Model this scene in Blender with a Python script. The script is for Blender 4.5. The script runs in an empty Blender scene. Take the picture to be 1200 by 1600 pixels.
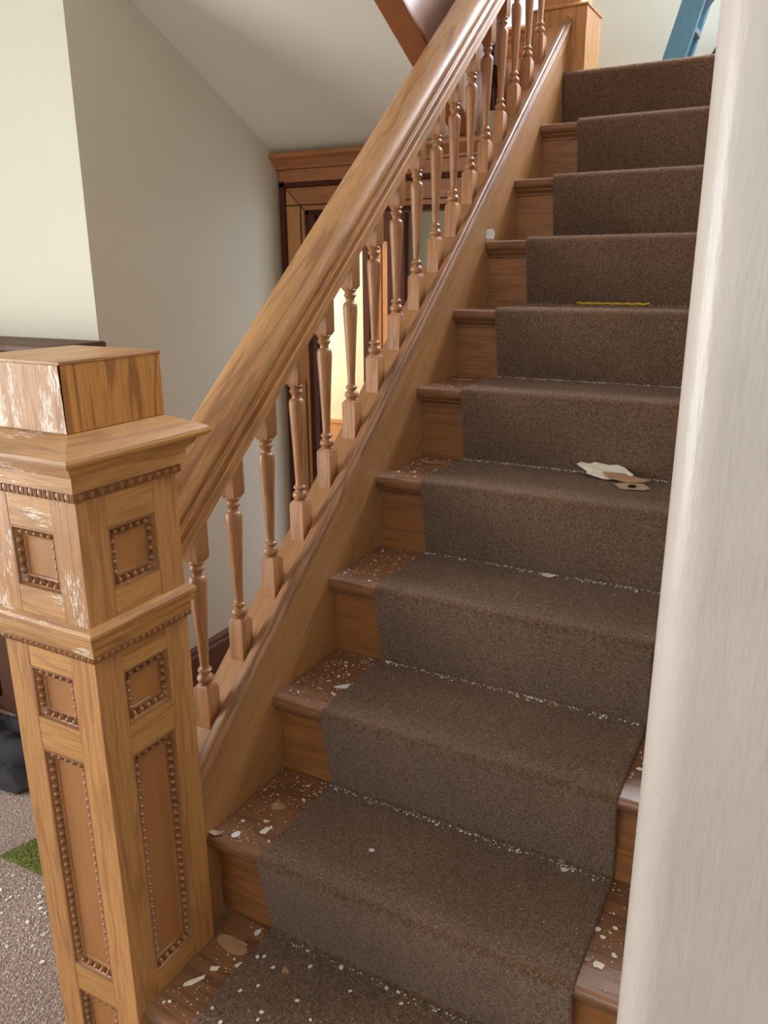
import bpy, bmesh, math, random
import numpy as np
from mathutils import Vector, Matrix, noise as mnoise

random.seed(7)
SC = bpy.context.scene
COL = SC.collection
PI = math.pi

# ------------------------------------------------------------------ camera
yaw, pit, rol = -0.49956, 0.293403, -0.005866
fw = Vector((math.sin(yaw)*math.cos(pit), math.cos(yaw)*math.cos(pit), -math.sin(pit)))
r_ = Vector((math.cos(yaw), -math.sin(yaw), 0)); u_ = r_.cross(fw)
r2 = r_*math.cos(rol)+u_*math.sin(rol); u2 = -r_*math.sin(rol)+u_*math.cos(rol)
cam = bpy.data.cameras.new('camera'); co = bpy.data.objects.new('camera', cam); COL.objects.link(co)
co.matrix_world = Matrix(((r2.x,u2.x,-fw.x,0.9106),(r2.y,u2.y,-fw.y,-0.5095),(r2.z,u2.z,-fw.z,1.3987),(0,0,0,1)))
cam.sensor_fit = 'VERTICAL'; cam.sensor_height = 36; cam.lens = 1247.9/1600*36; cam.clip_start = .02
SC.camera = co
SC.view_settings.view_transform = 'Standard'; SC.view_settings.look = 'None'
SC.view_settings.exposure = 0.26; SC.view_settings.gamma = 1; SC.view_settings.use_curve_mapping = False

# ------------------------------------------------------------------ world, daylight and added fill lights
w = bpy.data.worlds.new('sky'); SC.world = w; w.use_nodes = True
bgn = w.node_tree.nodes['Background']; bgn.inputs[0].default_value = (.80,.90,1,1); bgn.inputs[1].default_value = 2.2

def area(name, loc, to, sx, sy, power, col):
    l = bpy.data.lights.new(name, 'AREA'); l.shape = 'RECTANGLE'; l.size = sx; l.size_y = sy
    l.energy = power; l.color = col
    o = bpy.data.objects.new(name, l); COL.objects.link(o); o.location = loc
    o.rotation_euler = (Vector(to)-Vector(loc)).to_track_quat('-Z','Y').to_euler()
    return o
area('daylight_landing_window', (-.63,3.56,2.95), (-.4,0,1.6), .55,.9, 14, (.80,.88,1))
area('daylight_stairwell_window', (.72,3.43,3.10), (.45,1.0,1.0), 1.15,.85, 92, (.84,.89,1))
area('daylight_side_window', (-2.36,-.75,1.25), (0,-.75,1.15), 1.4,1.9, 54, (1,.97,.93))
area('front_fill', (.2,-2.54,1.9), (.2,1.5,1.1), 1.8,1.5, 7, (1,.965,.92))  # added fill from behind the camera, set at an unseen window
area('back_room_fill', (-1.56,2.62,1.3), (-1.1,2.95,1.0), .5,.9, 6, (1,.95,.86))  # added light with an unseen source, brightens the cream back room wall

# ------------------------------------------------------------------ helpers
def put(o, parent=None, loc=None, rot=None):
    COL.objects.link(o)
    if parent is not None: o.parent = parent
    if loc is not None: o.location = loc
    if rot is not None: o.rotation_euler = rot
    return o
def tag(o, label=None, cat=None, group=None, kind=None):
    if label: o['label'] = label
    if cat: o['category'] = cat
    if group: o['group'] = group
    if kind: o['kind'] = kind
    return o
def thing(name, label, cat, loc=(0,0,0), group=None):
    o = bpy.data.objects.new(name, None); o.empty_display_size = .05
    put(o, None, loc); return tag(o, label, cat, group)
def mesh(name, verts, faces, mat, parent=None, loc=None, rot=None, smooth=None):
    me = bpy.data.meshes.new(name); me.from_pydata([tuple(v) for v in verts], [], faces); me.update()
    bm = bmesh.new(); bm.from_mesh(me); bmesh.ops.recalc_face_normals(bm, faces=bm.faces); bm.to_mesh(me); bm.free()
    if smooth is not None:
        me.shade_smooth(); me.set_sharp_from_angle(angle=math.radians(smooth))
    if mat: me.materials.append(mat)
    return put(bpy.data.objects.new(name, me), parent, loc, rot)
class MB:
    def __init__(s): s.v=[]; s.f=[]
    def add(s, v, f):
        n=len(s.v); s.v += [tuple(p) for p in v]; s.f += [tuple(i+n for i in q) for q in f]; return s
    def box(s, a, b):
        x0,y0,z0=a; x1,y1,z1=b
        return s.add([(x0,y0,z0),(x1,y0,z0),(x1,y1,z0),(x0,y1,z0),(x0,y0,z1),(x1,y0,z1),(x1,y1,z1),(x0,y1,z1)],
            [(0,3,2,1),(4,5,6,7),(0,1,5,4),(1,2,6,5),(2,3,7,6),(3,0,4,7)])
    def loft(s, rings, cap=True, close=True):
        n=len(rings[0]); v=[p for r in rings for p in r]; f=[]
        for k in range(len(rings)-1):
            for i in range(n if close else n-1):
                j=(i+1)%n; f.append((k*n+i,k*n+j,(k+1)*n+j,(k+1)*n+i))
        if cap: f.append(tuple(range(n-1,-1,-1))); f.append(tuple(range((len(rings)-1)*n,len(rings)*n)))
        return s.add(v,f)
    def prism(s, poly, fn, a, b):     # poly of 2D points, fn(p,t) -> 3D
        return s.loft([[fn(p,a) for p in poly],[fn(p,b) for p in poly]])
    def lathe(s, prof, c=(0,0,0), n=20):
        return s.loft([[(c[0]+r*math.cos(2*PI*i/n), c[1]+r*math.sin(2*PI*i/n), c[2]+z) for i in range(n)] for z,r in prof])
    def ball(s, c, rx, ry, rz, n=8, m=5):
        rings=[]
        for k in range(m+1):
            a=-PI/2+PI*k/m; q=max(math.cos(a),.02)
            rings.append([(c[0]+rx*q*math.cos(2*PI*i/n), c[1]+ry*q*math.sin(2*PI*i/n), c[2]+rz*math.sin(a)) for i in range(n)])
        return s.loft(rings)
    def build(s, name, mat, parent=None, smooth=None, loc=None, rot=None, bevel=0):
        o = mesh(name, s.v, s.f, mat, parent, loc, rot, smooth)
        if bevel:
            m=o.modifiers.new('bevel','BEVEL'); m.width=bevel; m.segments=2; m.limit_method='ANGLE'; m.angle_limit=math.radians(40)
            m.harden_normals=False
        return o
def struct(mb, name, mat, bevel=0, smooth=None):
    o=mb.build(name, mat, bevel=bevel, smooth=smooth); o['kind']='structure'; return o
def copy(o, parent=None, name=None, loc=None, rot=None):
    c=o.copy(); COL.objects.link(c); c.parent=parent if parent is not None else o.parent
    if loc is not None: c.location=loc
    if rot is not None: c.rotation_euler=rot
    return c

# ------------------------------------------------------------------ materials
G, R = 0.22312, 0.185
S = R/G; ANG = math.atan(S)
class NT:
    def __init__(s, name):
        s.m=bpy.data.materials.new(name); s.m.use_nodes=True; s.t=s.m.node_tree; s.b=s.t.nodes['Principled BSDF']
    def n(s, typ, **kw):
        x=s.t.nodes.new(typ)
        for k,v in kw.items():
            if k.startswith('i_'):
                x.inputs[k[2:].replace('_',' ')].default_value=v
            else: setattr(x,k,v)
        return x
    def l(s,a,b): s.t.links.new(a,b)
    def ramp(s, src, stops):
        r=s.n('ShaderNodeValToRGB'); e=r.color_ramp.elements
        while len(e)<len(stops): e.new(.5)
        for k,(p,c) in enumerate(stops): e[k].position=p; e[k].color=(*c,1)
        s.l(src, r.inputs[0]); return r
    def mix(s, mode, fac, a, b):
        x=s.n('ShaderNodeMix'); x.data_type='RGBA'; x.blend_type=mode
        for inp,val in ((x.inputs[0],fac),(x.inputs[6],a),(x.inputs[7],b)):
            if hasattr(val,'links'): s.l(val,inp)
            else: inp.default_value = val if not isinstance(val,tuple) or len(val)==4 else (*val,1)
        return x.outputs[2]
def lin(r,g,b):
    f=lambda c:(c/255/12.92 if c/255<=.04045 else ((c/255+.055)/1.055)**2.4)
    return (f(r),f(g),f(b))
def coords(k, grain, slope=0.0, across=1.0):
    tc=k.n('ShaderNodeTexCoord'); oi=k.n('ShaderNodeObjectInfo')
    off=k.n('ShaderNodeVectorMath',operation='SCALE'); k.l(oi.outputs['Random'],off.inputs[3]); off.inputs[0].default_value=(3.1,5.7,2.3)
    add=k.n('ShaderNodeVectorMath',operation='ADD'); k.l(tc.outputs['Object'],add.inputs[0]); k.l(off.outputs[0],add.inputs[1])
    src=add.outputs[0]
    if slope:
        m=k.n('ShaderNodeMapping'); m.inputs['Rotation'].default_value=(-slope,0,0); k.l(src,m.inputs[0]); src=m.outputs[0]
    return src
def oak(name, base, dark, grain='z', slope=0.0, rough=.36, contrast=1.0, bump=.25, coat=.25, streak=1.0, spec=.5, crough=.28, flk=.985, crazed_glare=False, worn=None):
    k=NT(name); src=coords(k,grain,slope)
    def mp(a,b):
        m=k.n('ShaderNodeMapping'); m.inputs['Scale'].default_value={'x':(b,a,a),'y':(a,b,a),'z':(a,a,b)}[grain]; k.l(src,m.inputs[0]); return m.outputs[0]
    n1=k.n('ShaderNodeTexNoise',i_Scale=1.0,i_Detail=3.0,i_Roughness=.6); k.l(mp(14,1.3),n1.inputs['Vector'])
    mul=k.n('ShaderNodeMath',operation='MULTIPLY'); mul.inputs[1].default_value=38; k.l(n1.outputs[0],mul.inputs[0])
    sn=k.n('ShaderNodeMath',operation='SINE'); k.l(mul.outputs[0],sn.inputs[0])
    ab=k.n('ShaderNodeMath',operation='MULTIPLY_ADD'); ab.inputs[1].default_value=.5; ab.inputs[2].default_value=.5; k.l(sn.outputs[0],ab.inputs[0])
    n2=k.n('ShaderNodeTexNoise',i_Scale=1.0,i_Detail=4.0,i_Roughness=.65); k.l(mp(520,16),n2.inputs['Vector'])
    n3=k.n('ShaderNodeTexNoise',i_Scale=1.0,i_Detail=2.0); k.l(mp(5,1.5),n3.inputs['Vector'])
    fine=k.ramp(n2.outputs[0],[(.40,(0,0,0)),(.53,(1,1,1))])
    band=k.ramp(ab.outputs[0],[(0,(0,0,0)),(.30,(1,1,1))])
    mid=tuple((a+b)/2 for a,b in zip(base,dark))
    c1=k.mix('MIX', band.outputs[0], tuple(d*(1-.0)+0 for d in tuple(b*(1-.36*contrast)+d_*.36*contrast for b,d_ in zip(base,dark))), base)
    f2=k.n('ShaderNodeMath',operation='MULTIPLY'); f2.inputs[1].default_value=.36*streak
    inv=k.n('ShaderNodeMath',operation='SUBTRACT'); inv.inputs[0].default_value=1; k.l(fine.outputs[0],inv.inputs[1]); k.l(inv.outputs[0],f2.inputs[0])
    c2=k.mix('MIX', f2.outputs[0], c1, dark)
    bl=k.ramp(n3.outputs[0],[(.3,(.80,.76,.70)),(.7,(1.10,1.08,1.06))])
    c3=k.mix('MULTIPLY', .8, c2, bl.outputs[0])
    if worn:
        nw=k.n('ShaderNodeTexNoise',i_Scale=9.0,i_Detail=6.0,i_Roughness=.7); k.l(src,nw.inputs['Vector'])
        wr=k.ramp(nw.outputs[0],[(.42,(0,0,0)),(.62,(1,1,1))]); wf=k.n('ShaderNodeMath',operation='MULTIPLY'); wf.inputs[1].default_value=.45; k.l(wr.outputs[0],wf.inputs[0])
        c3=k.mix('MIX', wf.outputs[0], c3, worn)
    if crazed_glare:
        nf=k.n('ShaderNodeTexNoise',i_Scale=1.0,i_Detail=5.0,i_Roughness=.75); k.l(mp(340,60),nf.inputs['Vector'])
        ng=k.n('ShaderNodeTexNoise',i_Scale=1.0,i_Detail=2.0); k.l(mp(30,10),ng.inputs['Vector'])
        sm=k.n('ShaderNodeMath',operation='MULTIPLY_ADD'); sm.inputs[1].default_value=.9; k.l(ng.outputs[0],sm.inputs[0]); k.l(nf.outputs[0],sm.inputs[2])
        fr=k.ramp(sm.outputs[0],[(1.0-.02,(0,0,0)),(1.0,(1,1,1))]); fr.color_ramp.elements[0].position=.955+crazed_glare*0; fr.color_ramp.elements[1].position=1.0
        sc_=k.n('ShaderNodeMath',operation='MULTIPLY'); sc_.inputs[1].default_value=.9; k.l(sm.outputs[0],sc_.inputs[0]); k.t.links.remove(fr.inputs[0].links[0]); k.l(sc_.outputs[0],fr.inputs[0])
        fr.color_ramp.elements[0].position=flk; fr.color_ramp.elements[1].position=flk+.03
        c3=k.mix('MIX',fr.outputs[0],c3,lin(240,224,206))  # window glare on the front face, painted into the base colour as pale flecks
    k.l(c3,k.b.inputs['Base Color'])
    rr=k.n('ShaderNodeMapRange'); rr.inputs['To Min'].default_value=rough+.16; rr.inputs['To Max'].default_value=rough; k.l(fine.outputs[0],rr.inputs[0]); k.l(rr.outputs[0],k.b.inputs['Roughness'])
    k.b.inputs['Specular IOR Level'].default_value=spec
    k.b.inputs['Coat Weight'].default_value=coat; k.b.inputs['Coat Roughness'].default_value=crough
    bp=k.n('ShaderNodeBump',i_Strength=bump,i_Distance=.0006); k.l(fine.outputs[0],bp.inputs['Height']); k.l(bp.outputs[0],k.b.inputs['Normal'])
    if crazed_glare:
        nc=k.n('ShaderNodeTexNoise',i_Scale=1.0,i_Detail=6.0,i_Roughness=.75); k.l(mp(300,50),nc.inputs['Vector'])
        b2=k.n('ShaderNodeBump',i_Strength=1.0,i_Distance=.007); k.l(nc.outputs[0],b2.inputs['Height']); k.l(b2.outputs[0],k.b.inputs['Coat Normal'])
        k.b.inputs['Coat Weight'].default_value=.6; k.b.inputs['Coat Roughness'].default_value=.10
    return k.m
LB, LD = lin(206,151,92), lin(124,76,40)
M={}
M['oak_z']=oak('oak_vertical',LB,LD,'z'); M['oak_x']=oak('oak_crosswise',lin(210,156,92),LD,'x'); M['oak_y']=oak('oak_lengthwise',LB,LD,'y')
M['oak_cap']=oak('oak_cap_boards',lin(214,152,78),lin(120,66,22),'z',contrast=1.7)
M['oak_craze_glare_z']=oak('oak_crazed_painted_glare_vertical',LB,LD,'z',crazed_glare=True); M['oak_craze_glare_x']=oak('oak_crazed_painted_glare_cross',lin(210,156,92),LD,'x',crazed_glare=True)
M['oak_craze_glare_cap']=oak('oak_crazed_painted_glare_cap',LB,LD,'z',crazed_glare=True,flk=.90)
M['oak_panel']=oak('oak_panel',lin(184,128,76),lin(136,86,46),'z',contrast=.3,streak=.4)
M['oak_carved']=oak('oak_carved_molding',lin(172,122,76),lin(104,64,36),'x',contrast=.3,rough=.3)
M['rail']=oak('oak_handrail',lin(206,154,98),lin(124,78,44),'y',slope=ANG,contrast=1.2,rough=.36,coat=.45,crough=.34)
M['baluster']=oak('oak_baluster',lin(190,138,92),lin(120,76,46),'z',contrast=1.1,rough=.34)
M['stringer']=oak('oak_stringer',lin(190,140,88),lin(128,84,48),'y',slope=ANG,contrast=.6,streak=.8,rough=.45,coat=.5,crough=.45)
M['stringer_cap']=oak('oak_stringer_cap',lin(172,124,82),lin(88,54,34),'y',slope=ANG,contrast=1.5,rough=.42,coat=.5,crough=.42)  # darkened in place of the shaded crease beside the fillets
M['fillet']=oak('oak_fillet',lin(206,158,106),lin(112,72,44),'y',slope=ANG,contrast=1.2,rough=.42,coat=.4,crough=.42)
M['tread']=oak('oak_tread',lin(154,108,72),lin(80,48,30),'x',contrast=1.5,rough=.34,coat=.5,worn=lin(130,94,68))
M['riser']=oak('oak_riser',lin(170,116,68),lin(108,66,34),'x',contrast=1.1)
M['dark_oak']=oak('brown_trim_wood',lin(148,90,52),lin(104,58,32),'y',slope=-.46,contrast=.2,streak=.5)
M['upper_string']=oak('upper_stringer_sheen_wood',lin(196,168,158),lin(150,116,102),'y',slope=-.46,contrast=.6,rough=.3,coat=1)  # base lightened to paint in the window reflection on the side face
M['casing_z']=oak('oak_door_casing_upright',lin(190,136,82),lin(132,82,44),'z',contrast=.8)
M['casing_x']=oak('oak_door_casing_crosswise',lin(172,114,66),lin(120,70,38),'x',contrast=.8)
M['casing_dark']=oak('dark_door_wood',lin(82,46,32),lin(50,28,20),'z',contrast=.5,coat=0,rough=.6,spec=.15)
M['base_dark']=oak('dark_baseboard_wood',lin(110,66,40),lin(70,38,22),'y',contrast=.5,coat=.05,rough=.45)
M['cab']=oak('dark_cabinet_wood',lin(92,54,36),lin(54,32,22),'z',contrast=.5,coat=.02,rough=.5)
M['orange_door']=oak('orange_inner_door',lin(224,160,104),lin(190,120,70),'z',contrast=.3)

def plaster(name, col, bump=.25, scale=9, rough=.55, cracks=0, mott=.05, spec=.4, strength_dist=.004):
    k=NT(name); tc=k.n('ShaderNodeTexCoord'); src=tc.outputs['Object']
    n=k.n('ShaderNodeTexNoise',i_Scale=2.3,i_Detail=5.0); k.l(src,n.inputs['Vector'])
    r=k.ramp(n.outputs[0],[(.3,tuple(c*(1-mott) for c in col)),(.7,tuple(min(1,c*(1+mott)) for c in col))]); c=r.outputs[0]
    n2=k.n('ShaderNodeTexNoise',i_Scale=float(scale),i_Detail=4.0,i_Roughness=.55); k.l(src,n2.inputs['Vector'])
    bp=k.n('ShaderNodeBump',i_Strength=bump,i_Distance=strength_dist); k.l(n2.outputs[0],bp.inputs['Height']); nrm=bp.outputs[0]
    if cracks:
        dn=k.n('ShaderNodeTexNoise',i_Scale=5.0,i_Detail=4.0); k.l(src,dn.inputs['Vector'])
        va=k.mix('MIX',.3,src,dn.outputs['Color'])
        vo=k.n('ShaderNodeTexVoronoi',i_Scale=float(cracks)); vo.feature='DISTANCE_TO_EDGE'; k.l(va,vo.inputs['Vector'])
        cr=k.ramp(vo.outputs['Distance'],[(0,(.74,.71,.64)),(.008,(1,1,1))]); c=k.mix('MULTIPLY',.6,c,cr.outputs[0])
        b2=k.n('ShaderNodeBump',i_Strength=.5,i_Distance=.002); k.l(cr.outputs[0],b2.inputs['Height']); k.l(nrm,b2.inputs['Normal']); nrm=b2.outputs[0]
    k.l(c,k.b.inputs['Base Color']); k.l(nrm,k.b.inputs['Normal'])
    k.b.inputs['Roughness'].default_value=rough; k.b.inputs['Specular IOR Level'].default_value=spec
    return k.m
M['green_wall']=plaster('pale_green_wall_paint',lin(212,208,190),bump=.12,scale=30,strength_dist=.001,mott=.02)
M['soffit']=plaster('white_soffit_paint',lin(226,224,214),bump=.1,scale=30,strength_dist=.001,mott=.02)
M['landing_wall']=plaster('cracked_cream_plaster',lin(204,208,196),cracks=1.3,bump=.35,scale=12)
M['gray_green']=plaster('grey_green_wall_paint',lin(130,130,112),bump=.1,scale=20)
M['cream']=plaster('cream_wall_paint',lin(240,224,186),bump=.1,scale=20)
M['ceiling']=plaster('white_ceiling_paint',lin(225,224,218),bump=.1,scale=20)
# thick glossy paint on the near wall, with rollered lumps running down it
def thick_paint():
    k=NT('thick_off_white_gloss_paint'); tc=k.n('ShaderNodeTexCoord'); src=tc.outputs['Object']
    mp=k.n('ShaderNodeMapping'); mp.inputs['Scale'].default_value=(150,150,30); k.l(src,mp.inputs[0])
    n=k.n('ShaderNodeTexNoise',i_Scale=1.0,i_Detail=4.0,i_Roughness=.55); k.l(mp.outputs[0],n.inputs['Vector'])
    n2=k.n('ShaderNodeTexNoise',i_Scale=9.0,i_Detail=3.0); k.l(src,n2.inputs['Vector'])
    ad=k.n('ShaderNodeMath',operation='MULTIPLY_ADD'); ad.inputs[1].default_value=1.6; k.l(n2.outputs[0],ad.inputs[0]); k.l(n.outputs[0],ad.inputs[2])
    bp=k.n('ShaderNodeBump',i_Strength=.38,i_Distance=.0018); k.l(ad.outputs[0],bp.inputs['Height']); k.l(bp.outputs[0],k.b.inputs['Normal'])
    r=k.ramp(n2.outputs[0],[(.3,lin(200,190,181)),(.7,lin(208,199,190))]); k.l(r.outputs[0],k.b.inputs['Base Color'])
    k.b.inputs['Roughness'].default_value=.32; k.b.inputs['Specular IOR Level'].default_value=.5
    return k.m
M['thick']=thick_paint()

def carpet(name, a, b, c, scale=330, bump=1.0, sheen=.35, dist=.004, patch=None):
    k=NT(name); tc=k.n('ShaderNodeTexCoord'); src=tc.outputs['Object']
    v=k.n('ShaderNodeTexVoronoi',i_Scale=float(scale)); k.l(src,v.inputs['Vector'])
    n=k.n('ShaderNodeTexNoise',i_Scale=scale*.55,i_Detail=3.0,i_Roughness=.7); k.l(src,n.inputs['Vector'])
    n3=k.n('ShaderNodeTexNoise',i_Scale=5.0,i_Detail=3.0); k.l(src,n3.inputs['Vector'])
    r=k.ramp(n.outputs[0],[(.34,a),(.5,b),(.68,c)])
    vr=k.ramp(v.outputs['Distance'],[(.1,(1.12,1.12,1.12)),(.75,(.5,.5,.5))])
    c1=k.mix('MULTIPLY',.7,r.outputs[0],vr.outputs[0])
    vc=k.ramp(v.outputs['Color'],[(.1,(.72,.72,.72)),(.9,(1.25,1.22,1.2))]); c1=k.mix('MULTIPLY',.6,c1,vc.outputs[0])
    pr=k.ramp(n3.outputs[0],[(.35,(.86,.86,.86)),(.65,(1.1,1.1,1.1))]); c2=k.mix('MULTIPLY',.6,c1,pr.outputs[0])
    k.l(c2,k.b.inputs['Base Color']); k.b.inputs['Roughness'].default_value=.95; k.b.inputs['Specular IOR Level'].default_value=.15
    k.b.inputs['Sheen Weight'].default_value=sheen; k.b.inputs['Sheen Roughness'].default_value=.45; k.b.inputs['Sheen Tint'].default_value=(1,.9,.84,1)
    bp=k.n('ShaderNodeBump',i_Strength=bump,i_Distance=dist); bp.invert=True; k.l(v.outputs['Distance'],bp.inputs['Height']); k.l(bp.outputs[0],k.b.inputs['Normal'])
    return k.m
M['runner']=carpet('brown_stair_carpet',lin(112,82,60),lin(144,110,84),lin(182,146,116),scale=400,sheen=.30)
M['floor']=carpet('mauve_brown_floor_carpet',lin(138,116,106),lin(184,160,150),lin(226,208,200),scale=280,sheen=.4)
M['turf']=carpet('green_carpet_sample',lin(84,92,36),lin(124,134,58),lin(158,166,90),scale=330,sheen=.1)
def plain(name, col, rough=.6, metal=0, spec=.5, bump=0, scale=60, mott=.08):
    k=NT(name); tc=k.n('ShaderNodeTexCoord'); n=k.n('ShaderNodeTexNoise',i_Scale=float(scale),i_Detail=3.0); k.l(tc.outputs['Object'],n.inputs['Vector'])
    r=k.ramp(n.outputs[0],[(.3,tuple(c*(1-mott) for c in col)),(.7,tuple(c*(1+mott) for c in col))]); k.l(r.outputs[0],k.b.inputs['Base Color'])
    k.b.inputs['Roughness'].default_value=rough; k.b.inputs['Metallic'].default_value=metal; k.b.inputs['Specular IOR Level'].default_value=spec
    if bump:
        bp=k.n('ShaderNodeBump',i_Strength=bump,i_Distance=.001); k.l(n.outputs[0],bp.inputs['Height']); k.l(bp.outputs[0],k.b.inputs['Normal'])
    return k.m
M['black']=plain('black_void_shade',lin(20,14,12),.8)  # black stands in for the shade inside slots, joints and the flake hole
M['cloth']=plain('black_cloth',lin(44,44,48),.9,scale=300,mott=.25)
M['chip']=plain('cream_paint_flake',lin(252,245,228),.6); M['chip_white']=plain('white_paint_flake',lin(236,238,236),.6)
M['chip_tan']=plain('tan_plaster_flake',lin(186,160,130),.8); M['chip_brown']=plain('brown_paper_flake',lin(186,146,110),.7,scale=25,mott=.15)
M['chip_green']=plain('olive_grey_flake',lin(164,156,122),.8)
M['yellow']=plain('yellow_cord',lin(214,178,20),.5)
M['blue']=plain('blue_ladder_paint',lin(78,126,150),.5,scale=40); M['blue_grey']=plain('grey_ladder_metal',lin(120,124,136),.4,metal=.6)
M['navy']=plain('navy_fabric',lin(26,26,44),.9); M['latch']=plain('dark_iron',lin(50,46,44),.5,metal=.5)
def glass():
    k=NT('window_glass'); t=k.n('ShaderNodeBsdfTransparent'); g=k.n('ShaderNodeBsdfGlossy',i_Roughness=.02); m=k.n('ShaderNodeMixShader'); m.inputs[0].default_value=.06
    k.l(t.outputs[0],m.inputs[1]); k.l(g.outputs[0],m.inputs[2]); k.l(m.outputs[0],k.t.nodes['Material Output'].inputs[0]); return k.m
M['glass']=glass()

# ------------------------------------------------------------------ setting
struct(MB().box((-2.4,-2.6,-.06),(2.4,2.04,0)),'floor',M['floor'])
struct(MB().box((-2.5,-2.7,3.7),(2.5,3.65,3.8)),'ceiling',M['ceiling'])
def wall_hole(axis, c0, c1, a0, a1, z0, z1, h):   # wall slab with one opening h=(a,b,za,zb)
    m=MB()
    def bx(a,b,za,zb):
        if axis=='y': m.box((a,c0,za),(b,c1,zb))
        else: m.box((c0,a,za),(c1,b,zb))
    bx(a0,h[0],z0,z1); bx(h[1],a1,z0,z1); bx(h[0],h[1],z0,h[2]); bx(h[0],h[1],h[3],z1); return m
struct(wall_hole('x',-2.5,-2.4,-2.7,1.23,0,3.7,(-1.5,0,.28,2.25)),'wall_left',M['green_wall'])
struct(wall_hole('y',-2.7,-2.6,-2.4,2.5,0,3.7,(-.8,1.2,1.1,2.7)),'wall_front',M['green_wall'])
struct(MB().box((2.4,-2.6,0),(2.5,.05,3.7)),'wall_east',M['green_wall'])
struct(MB().box((-2.4,1.13,0),(-1.0,1.23,3.7)),'wall_back_left',M['green_wall'])
struct(MB().box((-1.0,1.13,0),(-.9,2.04,3.7)),'wall_hall',M['green_wall'])
# landing walls
wb=wall_hole('y',3.45,3.6,-1.1,.1,1.9,3.7,(-.92,-.37,2.45,3.45)); w2_=wall_hole('y',3.45,3.6,.1,1.6,1.9,3.7,(.12,1.32,2.66,3.54)); wb.add(w2_.v,w2_.f)
struct(wb,'wall_landing_back',M['landing_wall'])
struct(MB().box((-1.2,2.1,2.04),(-1.1,3.45,3.7)).box((-1.1,2.04,2.04),(-.9,2.1,3.7)),'wall_landing_left',M['green_wall'])
struct(MB().box((1.6,2.4,1.9),(1.7,3.6,3.7)),'wall_landing_right',M['landing_wall'])
# near wall: bullnose corner, runs back along the stairs and away to the right
rr=.034
pl=[(2.4,.05),(.83+rr,.05)]+[(.83+rr-rr*math.sin(a),.05+rr-rr*math.cos(a)) for a in [PI/2*i/10 for i in range(1,11)]]+[(.83,2.49),(.95,2.49),(.95,.17),(2.4,.17)]
wr=MB().loft([[(x-(.0045 if x<.9 else 0),y,z) for x,y in pl] for z in (0,3.7)])
struct(wr,'wall_right',M['thick'],smooth=40)
struct(MB().box((.95,2.4,1.9),(1.6,2.5,3.7)),'wall_landing_front',M['landing_wall'])

# soffit of the upper flight and wood under the landing
sz=lambda y: 2.051-.493*(y-1.501)
so=MB().prism([(2.035,sz(2.035)),(0.0,sz(0.0)),(0.0,sz(0.0)+.12),(2.035,sz(2.035)+.12)],lambda p,t:(t,p[0],p[1]),-.9,-.196)
struct(so,'ceiling_sloped_soffit',M['soffit'])
struct(MB().box((-1.1,2.16,1.87),(-.1,3.45,2.03)).box((-.1,2.51,1.87),(1.6,3.45,2.03)),'floor_landing',M['casing_x'])
# spandrel under the first flight (closes the stairs to the hall)
sp=MB().prism([(.42,0),(2.03,0),(2.03,2.03*S-.28),(.42,.42*S-.28+.02)],lambda p,t:(t,p[0],p[1]),-.08,-.065)
struct(sp,'wall_spandrel',M['casing_z'])
# hall baseboard
b=MB().prism([(0,0),(0,.135),(.006,.135),(.012,.125),(.012,.112),(.018,.104),(.018,0)],lambda p,t:(-.9+p[0],t,p[1]),1.13,2.0)
struct(b,'baseboard_hall',M['base_dark'],smooth=30)

# upper flight's outer stringer
us=thing('upper_stair_stringer','brown sloping stringer board of the upper flight, crossing above the white soffit','stair stringer',(-.16,1.9,1.85))
def wl(o,p): o.location=Vector(o.location)-Vector(p.location); return o
a=MB().prism([(2.10,sz(2.10)+.004),(.1,sz(.1)+.004),(.1,sz(.1)+.36),(2.10,sz(2.10)+.36)],lambda p,t:(t,p[0],p[1]),-.195,-.132)
wl(a.build('side_board',M['upper_string'],us,bevel=.003),us)
a=MB().prism([(2.09,sz(2.09)-.012),(.1,sz(.1)-.012),(.1,sz(.1)+.004),(2.10,sz(2.10)+.004),(2.13,sz(2.13)+.06),(2.13,sz(2.13)+.02)],lambda p,t:(t,p[0],p[1]),-.2,-.126)
o=wl(a.build('bottom_trim',M['dark_oak'],us,bevel=.003),us); o['label']='reddish brown bottom trim board'
# post of the upper flight at the landing, behind the balusters
un=thing('upper_newel_post','reddish brown square post of the upper flight hanging past the landing edge, behind the balusters','newel post',(-.165,2.14,1.83))
wl(MB().box((-.215,2.10,1.83),(-.115,2.20,3.1)).build('post',M['casing_dark'],un,bevel=.004),un)
wl(MB().lathe([(0,.010),(-.012,.03),(-.028,.036),(-.04,.026),(-.05,.01)],(-.165,2.15,1.832)).build('drop_finial',M['casing_dark'],un,smooth=40),un)
# landing edge fascia left of the first flight
lf=thing('landing_fascia','wooden fascia with dark grooves along the landing edge above the door cornice','fascia',(-.5,2.15,1.8))
wl(MB().box((-1.1,2.13,1.80),(-.1,2.158,2.005)).build('fascia_board',M['casing_x'],lf,bevel=.002),lf)
wl(MB().prism([(2.06,2.03),(2.052,2.018),(2.06,2.004),(2.09,2.004),(2.095,1.985),(2.108,1.972),(2.118,1.955),(2.13,1.95),(2.13,2.03)],lambda p,t:(t,p[0]+.002,p[1]),-1.1,-.1).build('nosing',M['casing_dark'],lf,smooth=30),lf)
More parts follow.
